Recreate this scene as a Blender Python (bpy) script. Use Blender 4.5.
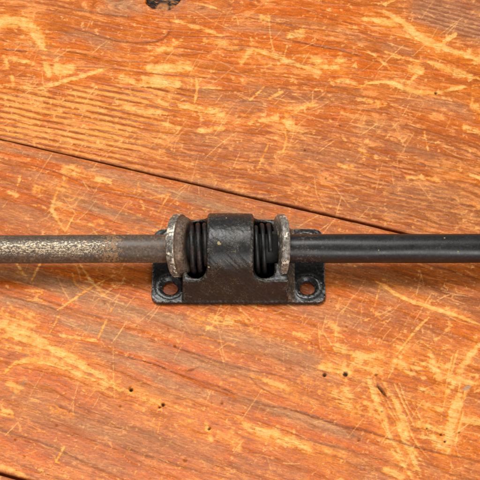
import bpy, bmesh, math, random
import numpy as np
from mathutils import Vector, Matrix

random.seed(7)
R = np.random.RandomState(11)
for o in list(bpy.data.objects):
    bpy.data.objects.remove(o)
scn = bpy.context.scene
PX = 0.00045                      # one unit of length used below = 0.45 mm
C = scn.collection

# ------------------------------------------------------------------ camera
TILT = math.radians(32.0)
DIST = 1300.0
cam_d = bpy.data.cameras.new('camera')
cam_d.sensor_width = 36.0
cam_d.lens = 36.0 * DIST / 480.0
cam_d.clip_start = 0.01
cam_d.clip_end = 50.0
cam = bpy.data.objects.new('camera', cam_d)
C.objects.link(cam)
CAMP = np.array([0.0, -math.sin(TILT) * DIST, math.cos(TILT) * DIST])
cam.location = CAMP * PX
cam.rotation_euler = (TILT, 0, 0)
scn.camera = cam

# ------------------------------------------------------------------ light
w = bpy.data.worlds.new('World')
scn.world = w
w.use_nodes = True
w.node_tree.nodes['Background'].inputs[0].default_value = (1.0, 0.97, 0.94, 1)
w.node_tree.nodes['Background'].inputs[1].default_value = 0.36

def softbox(name, loc, size, power, col=(1, 1, 1)):
    l = bpy.data.lights.new(name, 'AREA')
    l.shape = 'RECTANGLE'
    l.size, l.size_y = size
    l.energy = power
    l.color = col
    o = bpy.data.objects.new(name, l)
    C.objects.link(o)
    o.location = loc
    d = Vector((0, 0, 0)) - Vector(loc)
    o.rotation_euler = d.to_track_quat('-Z', 'Y').to_euler()
    return o
softbox('softbox_above', (-0.15, 0.22, 0.95), (0.40, 0.28), 12.0, (1.0, 0.985, 0.96))
softbox('softbox_front', (0.30, -0.85, 0.42), (0.60, 0.35), 6.8, (1.0, 0.98, 0.95))

scn.view_settings.view_transform = 'Standard'
scn.view_settings.look = 'None'
scn.view_settings.exposure = 0.0
scn.view_settings.gamma = 1.0
scn.view_settings.use_curve_mapping = False
scn.render.engine = 'CYCLES'
scn.cycles.max_bounces = 6

# ------------------------------------------------------------------ projection helpers (photo units <-> table)
ct, st = math.cos(TILT), math.sin(TILT)
def to_img(x, y, z=0.0):
    """where a point of the table shows (in 480ths of the frame)"""
    dy = y - CAMP[1]; dz = z - CAMP[2]
    depth = dy * st - dz * ct
    up = dy * ct + dz * st
    return 240 + x * DIST / depth, 240 - up * DIST / depth
def to_tab(u, v, z=0.0):
    a = (u - 240) / DIST; b = (240 - v) / DIST
    # ray = fwd + a*right + b*up
    ry = st + b * ct; rz = -ct + b * st
    t = (z - CAMP[2]) / rz
    return a * t, CAMP[1] + ry * t

def lin(r, g, b):
    f = lambda c: (c / 255 / 12.92) if c / 255 <= 0.04045 else ((c / 255 + 0.055) / 1.055) ** 2.4
    return np.array([f(r), f(g), f(b)])

# ------------------------------------------------------------------ noise
class VNoise:
    def __init__(s, seed):
        s.t = np.random.RandomState(seed).rand(256, 256).astype(np.float32)
    def __call__(s, x, y):
        xi = np.floor(x).astype(np.int64); yi = np.floor(y).astype(np.int64)
        fx = (x - xi).astype(np.float32); fy = (y - yi).astype(np.float32)
        fx = fx * fx * (3 - 2 * fx); fy = fy * fy * (3 - 2 * fy)
        x0 = xi & 255; x1 = (xi + 1) & 255; y0 = yi & 255; y1 = (yi + 1) & 255
        t = s.t
        return (t[x0, y0] * (1 - fx) + t[x1, y0] * fx) * (1 - fy) + (t[x0, y1] * (1 - fx) + t[x1, y1] * fx) * fy
def fbm(seed, x, y, octv=4, gain=0.55):
    s = 0; a = 1; tot = 0
    for k in range(octv):
        c_, s_ = math.cos(.6 + 1.3 * k), math.sin(.6 + 1.3 * k); f_ = 2.03 ** k
        s = s + a * VNoise(seed + k * 17)((x * c_ - y * s_) * f_ + 11.3 * k, (x * s_ + y * c_) * f_ + 5.7 * k)
        tot += a; a *= gain
    return s / tot            # mean about 0.5
def sstep(a, b, x):
    t = np.clip((x - a) / (b - a), 0, 1)
    return t * t * (3 - 2 * t)

# ------------------------------------------------------------------ hand-laid marks on the boards (a raster over the table)
RS = 2.0; R0 = -130.0; RN = int((610 - R0) * RS)
class Layer:
    def __init__(s): s.a = np.zeros((RN, RN), np.float32)      # [v, u]
    def seg(s, p, q, w0, w1, val, soft=0.6, mode='max'):
        wmx = max(w0, w1) + soft * 2 + 1
        u0 = int((min(p[0], q[0]) - wmx - R0) * RS); u1 = int((max(p[0], q[0]) + wmx - R0) * RS) + 1
        v0 = int((min(p[1], q[1]) - wmx - R0) * RS); v1 = int((max(p[1], q[1]) + wmx - R0) * RS) + 1
        u0 = max(u0, 0); v0 = max(v0, 0); u1 = min(u1, RN); v1 = min(v1, RN)
        if u1 <= u0 or v1 <= v0: return
        U, V = np.meshgrid(np.arange(u0, u1) / RS + R0, np.arange(v0, v1) / RS + R0)
        dx, dy = q[0] - p[0], q[1] - p[1]
        L2 = dx * dx + dy * dy + 1e-6
        t = np.clip(((U - p[0]) * dx + (V - p[1]) * dy) / L2, 0, 1)
        d = np.hypot(U - p[0] - t * dx, V - p[1] - t * dy)
        hw = (w0 + (w1 - w0) * t) / 2
        m = val * (1 - sstep(hw - soft, hw + soft, d))
        sl = s.a[v0:v1, u0:u1]
        np.maximum(sl, m, out=sl)
    def line(s, pts, w, val, soft=0.8, taper=True):
        # smooth the polyline
        P = [np.array(p, float) for p in pts]
        if len(P) > 2:
            Q = []
            for i in range(len(P) - 1):
                p0 = P[max(i - 1, 0)]; p1 = P[i]; p2 = P[i + 1]; p3 = P[min(i + 2, len(P) - 1)]
                for t in np.linspace(0, 1, 7)[:-1]:
                    Q.append(0.5 * ((2 * p1) + (p2 - p0) * t + (2 * p0 - 5 * p1 + 4 * p2 - p3) * t * t + (3 * p1 - p0 - 3 * p2 + p3) * t ** 3))
            Q.append(P[-1]); P = Q
        n = len(P) - 1
        for i in range(n):
            f = lambda k: w * (math.sin(math.pi * min(max((k + 0.6) / (n + 1.2), 0), 1)) ** 0.5 if taper and n > 2 else 1)
            s.seg(P[i], P[i + 1], f(i), f(i + 1), val, soft)
    def blob(s, c, r, val, soft=None):
        s.seg(c, (c[0] + 0.01, c[1]), 2 * r, 2 * r, val, soft or r * 0.7)
    def at(s, u, v):
        x = np.clip((u - R0) * RS, 0, RN - 1.01); y = np.clip((v - R0) * RS, 0, RN - 1.01)
        xi = x.astype(np.int64); yi = y.astype(np.int64); fx = x - xi; fy = y - yi
        a = s.a
        return (a[yi, xi] * (1 - fx) + a[yi, xi + 1] * fx) * (1 - fy) + (a[yi + 1, xi] * (1 - fx) + a[yi + 1, xi + 1] * fx) * fy

bare, dark, scr, grey, deep, pit = Layer(), Layer(), Layer(), Layer(), Layer(), Layer()

# bare pale-yellow wood where the finish has chipped off: (points, width, strength)
for pts, wd, val in [
    ([(-4, 20), (10, 20), (22, 23), (32, 29), (38, 37), (46, 52)], 10, .9), ([(0, 22), (16, 24)], 8, .9),
    ([(58, 69), (70, 69)], 9, .9), ([(46, 66), (50, 74)], 6, .7), ([(15, 60), (28, 62)], 5, .6), ([(4, 56), (14, 84)], 4, .5),
    ([(34, 90), (60, 83), (75, 78), (112, 67)], 4, .7), ([(0, 86), (30, 88)], 4, .5),
    ([(120, 107), (140, 110), (167, 113)], 5, .9), ([(150, 69), (188, 66)], 8, .7), ([(145, 80), (176, 84)], 9, .75),
    ([(196, 78), (197, 88), (194, 104)], 2.6, .85), ([(197, 87), (221, 88)], 1.8, .7), ([(180, 104), (222, 113)], 6, .75),
    ([(150, 55), (166, 48), (185, 40)], 7, .55), ([(122, 78), (140, 84)], 7, .6), ([(160, 100), (166, 104)], 5, .6),
    ([(170, 20), (200, 28), (222, 36)], 4, .6), ([(190, 2), (215, 8), (226, 13)], 2, .6), ([(205, 40), (235, 48)], 6, .45),
    ([(252, 48), (270, 54), (290, 62), (322, 73)], 4.5, .9), ([(287, 46), (284, 58)], 2, .7), ([(291, 34), (301, 33)], 8, .8),
    ([(262, 18), (268, 18)], 5, .7), ([(313, 60), (318, 60)], 7, .85), ([(315, 66), (338, 68)], 4, .8), ([(339, 56), (341, 60)], 6, .6),
    ([(330, 83), (345, 81), (362, 86)], 4, .7), ([(240, 62), (252, 50)], 6, .5), ([(270, 98), (282, 92)], 3, .6),
    ([(384, 12), (405, 24), (420, 38), (445, 48), (482, 62)], 6, .85), ([(444, 42), (455, 35)], 3.5, .9), ([(362, 18), (384, 22), (400, 26)], 6, .7),
    ([(384, 52), (400, 57), (420, 62)], 4, .6), ([(428, 62), (455, 72), (484, 80)], 6, .75), ([(412, 68), (420, 70)], 8, .85),
    ([(355, 88), (372, 83), (390, 82), (408, 90), (432, 93), (458, 88), (484, 84)], 4, .75), ([(366, 50), (378, 58), (396, 74)], 3, .55),
    ([(384, 4), (394, 0)], 2.5, .8), ([(405, 85), (420, 72)], 3, .5), ([(365, 100), (385, 104)], 4, .6), ([(470, 100), (484, 118)], 8, .5),
    ([(286, 118), (290, 126)], 8, .8), ([(285, 128), (286, 140), (283, 152)], 3, .6), ([(252, 121), (278, 118)], 4, .6),
    ([(292, 114), (305, 106), (318, 100)], 3, .6), ([(250, 100), (265, 86)], 2, .5), ([(270, 140), (264, 154), (256, 172)], 2.4, .45),
    ([(280, 110), (300, 108), (320, 104)], 3, .45), ([(200, 130), (222, 128)], 5, .6), ([(160, 122), (180, 128)], 4, .5),
    ([(340, 165), (352, 167)], 5, .55), ([(405, 177), (425, 178), (442, 182)], 3.5, .75), ([(460, 172), (482, 178)], 5, .6), ([(465, 128), (484, 134)], 6, .6),
    ([(424, 132), (428, 150)], 2, .6), ([(360, 150), (376, 158)], 4, .5), ([(470, 205), (482, 208)], 5, .4),
    ([(67, 170), (80, 172)], 10, .6), ([(58, 188), (62, 186)], 8, .45), ([(38, 188), (46, 186)], 9, .5), ([(97, 179), (110, 182)], 4.5, .7),
    ([(25, 168), (20, 178), (14, 196)], 2.4, .55), ([(10, 192), (16, 195)], 5, .6), ([(58, 190), (52, 206), (54, 214), (65, 231)], 4, .7),
    ([(75, 214), (70, 222), (65, 232)], 2, .7), ([(30, 204), (50, 207), (70, 198)], 3, .5), ([(90, 224), (104, 220)], 5, .4), ([(66, 172), (67, 186)], 4, .4),
    ([(138, 183), (140, 196), (144, 210)], 3, .5), ([(150, 198), (170, 194)], 2, .5), ([(168, 196), (158, 212)], 2, .5), ([(122, 163), (135, 170)], 3, .4),
    ([(-6, 336), (14, 336), (32, 340), (60, 352), (90, 370), (124, 392)], 8, .9), ([(-6, 326), (10, 328), (30, 336)], 12, .75), ([(0, 345), (40, 352), (70, 364)], 7, .5),
    ([(4, 374), (14, 364), (30, 360), (52, 363), (76, 372), (112, 388)], 5, .85), ([(60, 335), (95, 340)], 3, .7), ([(15, 272), (26, 276)], 2, .6),
    ([(40, 264), (32, 280)], 2.4, .7), ([(16, 262), (24, 275)], 2.4, .7), ([(25, 290), (42, 292), (36, 297), (44, 302)], 2.4, .6), ([(28, 300), (42, 300)], 2, .5),
    ([(118, 274), (95, 285), (72, 300), (56, 311)], 2.0, .75), ([(80, 264), (92, 282), (106, 296)], 3, .7), ([(72, 272), (76, 284), (86, 290)], 2, .6),
    ([(60, 314), (48, 336)], 2.2, .55), ([(112, 308), (98, 338)], 2, .5), ([(14, 310), (40, 318)], 9, .45),
    ([(2, 312), (30, 326)], 9, .45), ([(10, 384), (22, 392)], 8, .45), ([(4, 412), (12, 414)], 6, .7), ([(50, 406), (72, 414)], 5, .45), ([(64, 447), (56, 462)], 2, .7),
    ([(54, 456), (58, 463)], 3, .6), ([(-5, 466), (12, 470), (28, 478)], 5, .6), ([(124, 392), (150, 402), (180, 408)], 4, .5), ([(120, 388), (140, 398), (160, 402)], 5, .55),
    ([(200, 318), (225, 322), (240, 318)], 9, .55), ([(206, 330), (226, 316)], 2, .6), ([(190, 318), (215, 330)], 2, .55), ([(240, 312), (252, 330)], 3, .45),
    ([(180, 334), (215, 340), (236, 346)], 3, .35), ([(295, 334), (310, 336)], 8, .35), ([(332, 320), (338, 336)], 8, .4), ([(338, 348), (358, 356)], 9, .6),
    ([(322, 367), (350, 371)], 7, .8), ([(335, 344), (300, 350)], 2, .4), ([(320, 346), (336, 366)], 2, .4),
    ([(374, 280), (386, 287), (402, 297), (430, 307), (455, 315), (484, 326)], 3.4, 1.), ([(380, 285), (373, 312)], 1.4, .65), ([(429, 317), (416, 330), (399, 351)], 2.6, .85),
    ([(420, 340), (430, 347), (440, 356)], 1.8, .55), ([(362, 322), (380, 314)], 2, .4), ([(452, 325), (436, 340)], 3, .4), ([(366, 305), (384, 322)], 2, .4),
    ([(484, 340), (470, 356), (458, 374), (446, 396)], 6.5, .75), ([(360, 358), (380, 356)], 9, .6), ([(352, 364), (378, 372)], 9, .55), ([(396, 362), (412, 372)], 8, .65),
    ([(400, 358), (400, 366)], 5, .6), ([(430, 356), (440, 380)], 9, .6), ([(424, 364), (450, 366)], 7, .55), ([(450, 376), (480, 384)], 9, .6), ([(416, 366), (424, 378)], 6, .6),
    ([(368, 378), (376, 400), (388, 428)], 7, .75), ([(384, 384), (398, 408), (408, 440)], 5, .8), ([(396, 420), (404, 438), (420, 474)], 5, .85), ([(402, 432), (412, 448), (424, 464)], 3, .8),
    ([(402, 415), (408, 438)], 4, .7), ([(392, 450), (412, 478)], 3, .7), ([(460, 392), (452, 416), (446, 446)], 9, .8), ([(474, 380), (462, 400), (456, 424)], 4, .6),
    ([(420, 388), (440, 396)], 6, .6), ([(420, 424), (446, 430)], 9, .6), ([(380, 420), (366, 404)], 7, .45), ([(462, 420), (484, 424)], 6, .5), ([(385, 470), (400, 476)], 8, .5),
    ([(430, 436), (446, 452)], 8, .6), ([(410, 400), (440, 410)], 8, .35), ([(335, 395), (355, 410)], 12, .5), ([(300, 380), (330, 392)], 8, .4), ([(345, 385), (350, 400)], 10, .5),
    ([(240, 424), (262, 432), (285, 440), (312, 452)], 11, .6), ([(252, 375), (275, 384), (300, 398)], 7, .45), ([(225, 440), (240, 420)], 6, .35), ([(206, 424), (212, 440)], 4, .6),
    ([(218, 436), (238, 446)], 9, .4), ([(318, 448), (345, 458)], 7, .35), ([(180, 424), (196, 420)], 4, .35), ([(162, 408), (158, 432)], 1.5, .5)]:
    bare.line(pts, wd * 1.15, val, soft=max(0.9, wd * 0.48))
for _ in range(9):      # parallel rakes in the lower right corner
    x = R.uniform(366, 412); y = R.uniform(380, 430)
    bare.line([(x, y), (x + R.uniform(8, 13), y + 22), (x + R.uniform(18, 26), y + 44)], R.uniform(1, 2), .8)
    x = R.uniform(440, 476); y = R.uniform(350, 415)
    bare.line([(x, y), (x - R.uniform(5, 12), y + 30)], R.uniform(1, 2.2), .75)

# darker ring lines in the grain (thin) and the deep orange finish left above them (wide)
for pts, wd, val in [
    ([(-20, 420), (0, 430), (40, 442), (80, 460), (124, 479)], 2, .6), ([(30, 420), (60, 430), (90, 440), (125, 452)], 2, .45),
    ([(55, 403), (64, 408), (90, 418), (124, 430)], 2, .55), ([(60, 406), (68, 409)], 2.2, .95), ([(115, 444), (160, 460), (240, 482)], 2, .55),
    ([(120, 332), (150, 340), (185, 350), (214, 360), (242, 368), (275, 374), (300, 384)], 2.0, .55), ([(100, 350), (130, 358), (155, 364), (176, 373), (212, 384), (226, 389), (240, 396)], 1.8, .8),
    ([(110, 366), (130, 375), (152, 386)], 1.6, .6), ([(184, 370), (190, 370), (199, 367)], 1.1, 1.), ([(250, 377), (262, 388), (284, 398)], 1.2, .8), ([(180, 352), (200, 360), (212, 362)], 1, .5),
    ([(240, 396), (266, 405), (290, 409), (318, 418), (345, 427), (364, 430), (400, 442), (432, 451), (460, 457), (486, 462)], 2.4, .85),
    ([(225, 410), (256, 420), (290, 432), (320, 443), (364, 454), (400, 466), (430, 478)], 1.8, .6), ([(316, 452), (340, 458), (362, 470)], 1.4, .6),
    ([(376, 378), (396, 384), (412, 388), (442, 396)], 1.6, .5), ([(420, 262), (440, 267), (460, 273), (486, 281)], 1.8, .7), ([(358, 266), (400, 272), (450, 294), (486, 300)], 5, .4),
    ([(0, 157), (30, 164), (62, 174), (100, 190), (140, 198), (182, 210)], 1.6, .6), ([(0, 186), (28, 194), (60, 206), (92, 214), (122, 224)], 1.4, .5), ([(-4, 286), (40, 298), (70, 308), (96, 316), (124, 322)], 2.4, .5),
    ([(0, 295), (44, 305), (60, 312)], 1.6, .5), ([(90, 280), (120, 294), (150, 300)], 1.6, .4),
    ([(20, 0), (50, 4), (84, 11), (112, 15), (134, 17)], 2, .6), ([(62, 24), (90, 33), (120, 41), (150, 42), (165, 37), (171, 27), (168, 19)], 2.2, .6), ([(60, 50), (84, 54), (108, 60), (150, 62)], 1.8, .6),
    ([(4, 49), (16, 50), (27, 51)], 2, .95), ([(70, 66), (110, 68), (150, 73), (190, 76), (224, 78)], 1.4, .7), ([(124, 88), (150, 87), (168, 89)], 1.2, .6), ([(165, 54), (190, 54), (212, 51)], 1.6, .55),
    ([(216, 44), (232, 50), (246, 48)], 3, .45), ([(240, 15), (262, 20), (300, 27), (345, 33), (372, 40)], 1.8, .55), ([(280, 38), (300, 42), (340, 50), (362, 56)], 2.2, .7), ([(300, 8), (330, 18), (355, 24)], 1.8, .5),
    ([(240, 110), (252, 112), (262, 110)], 3.4, .5), ([(300, 84), (332, 86), (362, 92)], 3.5, .5), ([(240, 101), (262, 101)], 1.4, .5), ([(330, 106), (380, 112), (400, 116)], 2.2, .4),
    ([(360, 152), (380, 155), (410, 163), (440, 168), (484, 174)], 2.0, .6), ([(360, 164), (400, 168), (440, 172)], 1.4, .35), ([(385, 150), (415, 152)], 2.5, .35), ([(440, 90), (484, 94)], 1.5, .3),
    ([(120, 101), (170, 106), (220, 116)], 1.6, .35), ([(270, 132), (300, 135), (350, 142)], 1.3, .3), ([(205, 398), (212, 403)], 2, .4)]:
    dark.line(pts, wd, val, soft=max(.7, wd * .5))
for pts, wd, val in [
    ([(0, 153), (40, 164), (80, 178), (120, 194), (190, 208)], 9, .9), ([(0, 192), (40, 200), (80, 214), (120, 226)], 12, .7), ([(100, 202), (150, 214), (175, 222)], 8, .6),
    ([(-4, 281), (40, 294), (80, 308)], 8, .9), ([(50, 268), (90, 276), (120, 290), (150, 300)], 12, .8), ([(30, 322), (60, 330), (100, 340)], 9, .7), ([(30, 350), (60, 358), (90, 362)], 11, .7), ([(20, 376), (50, 372), (70, 380)], 14, .9),
    ([(120, 298), (150, 306), (200, 312)], 9, .7), ([(120, 326), (170, 342), (210, 352)], 7, .7), ([(120, 352), (170, 368), (220, 384)], 6, .7), ([(120, 366), (150, 380)], 6, .6),
    ([(240, 300), (270, 322), (320, 346), (334, 360)], 14, .7), ([(180, 410), (240, 428)], 8, .3), ([(250, 390), (300, 406), (350, 422), (400, 438), (480, 458)], 8, .75), ([(240, 412), (300, 432), (370, 452)], 7, .7),
    ([(384, 370), (398, 378), (410, 384)], 10, .9), ([(424, 374), (430, 384)], 8, .9), ([(440, 378), (444, 386)], 6, .8), ([(470, 406), (484, 416)], 9, .6), ([(400, 262), (440, 276), (480, 292)], 10, .5), ([(400, 300), (440, 320), (480, 336)], 9, .6),
    ([(240, 36), (280, 44), (330, 52), (370, 62)], 12, .9), ([(285, 50), (330, 56)], 10, .9), ([(250, 8), (300, 12), (350, 24)], 12, .7), ([(200, 50), (240, 62)], 14, .6), ([(130, 15), (150, 24), (160, 34)], 14, .45),
    ([(90, 60), (130, 50), (170, 62)], 10, .4), ([(0, 52), (40, 62), (80, 60)], 12, .4), ([(360, 58), (376, 74)], 12, .7), ([(390, 30), (440, 44)], 9, .5), ([(420, 56), (480, 66)], 8, .4), ([(330, 104), (358, 106)], 7, .6),
    ([(380, 155), (412, 160)], 8, .6), ([(60, 388), (90, 396)], 10, .4), ([(0, 440), (30, 456), (60, 470)], 10, .5), ([(70, 150), (110, 158)], 8, .5), ([(90, 130), (110, 150)], 8, .5), ([(440, 440), (480, 456)], 9, .5), ([(360, 440), (400, 452)], 8, .6)]:
    deep.line(pts, wd, val, soft=wd * .45)
# greyish mauve bands and patches
for pts, wd, val in [
    ([(0, 148), (60, 160), (120, 178), (190, 198), (250, 218), (300, 226)], 9, .7), ([(60, 196), (100, 208), (150, 222)], 10, .7), ([(0, 168), (40, 178), (90, 196)], 8, .35), ([(100, 180), (160, 202)], 8, .2),
    ([(0, 272), (30, 276), (70, 288), (120, 304), (180, 322), (250, 340), (310, 358), (350, 372)], 20, .85), ([(0, 300), (40, 306), (70, 318)], 9, .6), ([(60, 322), (110, 334), (150, 344)], 12, .7),
    ([(120, 346), (180, 358), (240, 372), (262, 380)], 13, .75), ([(80, 348), (120, 362), (180, 388), (220, 396)], 11, .65), ([(120, 380), (160, 394), (210, 398)], 8, .5), ([(240, 340), (300, 362), (340, 378)], 14, .7),
    ([(240, 400), (300, 418), (360, 438)], 11, .8), ([(180, 388), (250, 410)], 8, .4), ([(20, 400), (60, 418), (130, 440), (180, 448)], 20, .45), ([(40, 440), (90, 462), (130, 474)], 12, .5), ([(100, 418), (150, 436), (220, 452)], 12, .45), ([(150, 440), (210, 462)], 12, .45),
    ([(290, 306), (340, 318), (370, 330)], 16, .55), ([(350, 280), (380, 290), (400, 302)], 14, .55), ([(390, 300), (450, 318)], 8, .5), ([(350, 376), (400, 392), (420, 402)], 8, .6), ([(360, 440), (400, 452), (440, 474)], 10, .45), ([(466, 402), (482, 412)], 9, .7),
    ([(320, 266), (380, 274), (480, 316)], 10, .4), ([(430, 268), (480, 290)], 12, .4), ([(468, 352), (480, 362)], 7, .5), ([(240, 460), (300, 474)], 12, .3), ([(300, 440), (340, 448)], 7, .5), ([(246, 384), (300, 398), (330, 408)], 7, .4),
    ([(108, 0), (125, 5), (140, 12)], 15, .9), ([(100, 10), (130, 14)], 8, .5), ([(60, 40), (80, 34), (100, 44), (112, 48)], 11, .6), ([(96, 38), (116, 52)], 12, .6), ([(30, 46), (50, 52), (60, 60)], 9, .6), ([(190, 8), (230, 14)], 8, .3), ([(225, 28), (262, 30), (292, 38)], 7, .55),
    ([(258, 16), (330, 24)], 6, .45), ([(420, 10), (450, 20), (484, 34)], 26, .65), ([(470, 20), (480, 36)], 10, .6), ([(385, 46), (410, 52)], 9, .4), ([(250, 86), (300, 100), (350, 102)], 12, .5), ([(240, 104), (264, 104)], 9, .6), ([(400, 102), (450, 106), (470, 120)], 13, .5), ([(330, 24), (360, 40)], 7, .35),
    ([(360, 130), (400, 124)], 9, .4), ([(390, 146), (420, 152), (440, 160)], 12, .5), ([(400, 190), (450, 196)], 20, .45), ([(300, 150), (350, 160)], 18, .35), ([(200, 140), (260, 150)], 20, .3), ([(200, 90), (235, 108)], 12, .5), ([(330, 200), (400, 214)], 12, .35), ([(130, 130), (200, 160)], 14, .25),
    ([(190, 178), (240, 194), (300, 210)], 7, .45), ([(10, 398), (20, 388), (28, 376)], 4, .95), ([(458, 28), (480, 34)], 8, .4)]:
    grey.line(pts, wd, val, soft=wd * .5)
brown = Layer()
for pts, wd, val in [([(290, 150), (400, 146), (490, 160)], 56, .45), ([(360, 196), (490, 214)], 44, .6), ([(330, 266), (400, 280), (490, 306)], 26, .6), ([(150, 142), (300, 180)], 36, .35), ([(430, 0), (490, 26)], 34, .6),
                     ([(230, 92), (360, 100)], 16, .45), ([(60, 20), (140, 44)], 20, .25), ([(350, 312), (440, 330)], 20, .45), ([(20, 410), (150, 450)], 40, .3)]:
    brown.line(pts, wd, val, soft=wd * .45)
amber = Layer()
for pts, wd, val in [
    ([(0, 100), (60, 112), (130, 130), (170, 150)], 50, .5), ([(0, 18), (30, 22), (50, 54)], 22, .7), ([(120, 66), (190, 74)], 26, .6), ([(120, 104), (220, 112)], 18, .5), ([(240, 50), (290, 62), (350, 74)], 22, .7),
    ([(370, 12), (430, 44), (484, 66)], 22, .6), ([(350, 86), (484, 90)], 14, .45), ([(284, 112), (288, 150)], 22, .5), ([(440, 170), (480, 178)], 16, .4), ([(55, 182), (70, 200), (62, 228)], 26, .6), ([(90, 180), (130, 190)], 12, .4),
    ([(-10, 330), (40, 340), (110, 382), (160, 402)], 30, .75), ([(0, 376), (30, 362), (90, 376)], 14, .5), ([(60, 264), (120, 276)], 12, .35), ([(196, 320), (240, 326)], 18, .5), ([(250, 320), (330, 346)], 26, .35), ([(330, 368), (360, 372)], 26, .7),
    ([(360, 366), (420, 360), (484, 372)], 34, .7), ([(376, 384), (392, 430), (420, 476)], 36, .75), ([(440, 396), (448, 440)], 50, .7), ([(330, 392), (372, 412)], 30, .6), ([(240, 382), (310, 398), (360, 414)], 18, .6),
    ([(232, 424), (300, 446), (350, 462)], 20, .75), ([(480, 340), (450, 386)], 18, .6), ([(376, 280), (430, 304), (484, 324)], 10, .5), ([(120, 388), (240, 426)], 22, .4), ([(0, 404), (70, 412)], 18, .4), ([(150, 420), (230, 436)], 16, .4)]:
    amber.line(pts, wd, val, soft=wd * .45)
# nail holes, worm holes, specks
for c, r, val in [((324.5, 375), 1.7, .9), ((345.5, 373.8), 2.4, 1), ((353, 386), 0, 0), ((359, 440), 1.2, .5), ((376, 374.5), 1.3, .5), ((131, 389.6), 1.7, 1), ((163, 404.5), 1.6, 1), ((159.5, 407), 1.1, .8), ((130, 387), .9, .6), ((441, 434.5), 1.0, 1), ((445, 441), 1.0, 1), ((444.5, 434), .7, .8),
                  ((436, 92.5), 1.3, .8), ((209, 428.5), 1.4, .7), ((185, 460), 1.6, .35), ((24, 457), 1.4, .4), ((305, 150), 1.1, .5), ((326, 178), .9, .6), ((340, 125), .9, .5), ((222, 403), 1.0, .5), ((427, 428), .8, .9), ((175, 346), .9, .5), ((120, 406), .9, .6), ((459, 432), .9, .6), ((385, 83), .8, .5), ((382, 411), 1, .5)]:
    if r: pit.blob(c, r, val, soft=.7)
for _ in range(110):
    pit.blob((R.uniform(-100, 580), R.uniform(-100, 580)), R.uniform(.3, .8), R.uniform(.2, .6), soft=.6)
pit.line([(377, 385), (382, 391), (386, 396)], 2.4, .8)
# fine scratches, in clusters
clus = [(80, 205, 45, 60), (100, 295, 45, 45), (150, 200, 25, 25), (330, 315, 35, 35), (400, 320, 50, 70), (430, 430, 45, 60), (290, 130, 35, 50), (240, 320, 40, 50), (30, 80, 35, 50), (410, 70, 60, 60), (400, 140, 50, 50),
        (190, 130, 60, 26), (60, 400, 60, 40), (300, 60, 60, 35), (270, 430, 40, 20), (340, 170, 60, 40), (200, 60, 50, 30), (240, 240, 330, 260), (240, 240, 200, 110)]
for cx, cy, sp, n in clus:
    for _ in range(int(n * .72)):
        x = cx + R.randn() * sp * .5; y = cy + R.randn() * sp * .5
        L = R.gamma(2.0, 8.0) + 3
        a = R.choice([R.uniform(0, math.pi), R.uniform(-1.3, -.5), R.uniform(.1, .5)])
        k = R.randn() * .06
        pts = [(x, y), (x + math.cos(a) * L * .5 + k * 2, y + math.sin(a) * L * .5 + k * 3), (x + math.cos(a + k) * L, y + math.sin(a + k) * L)]
        scr.line(pts, R.uniform(.3, .95), R.uniform(.15, .9), soft=.38)

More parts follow.
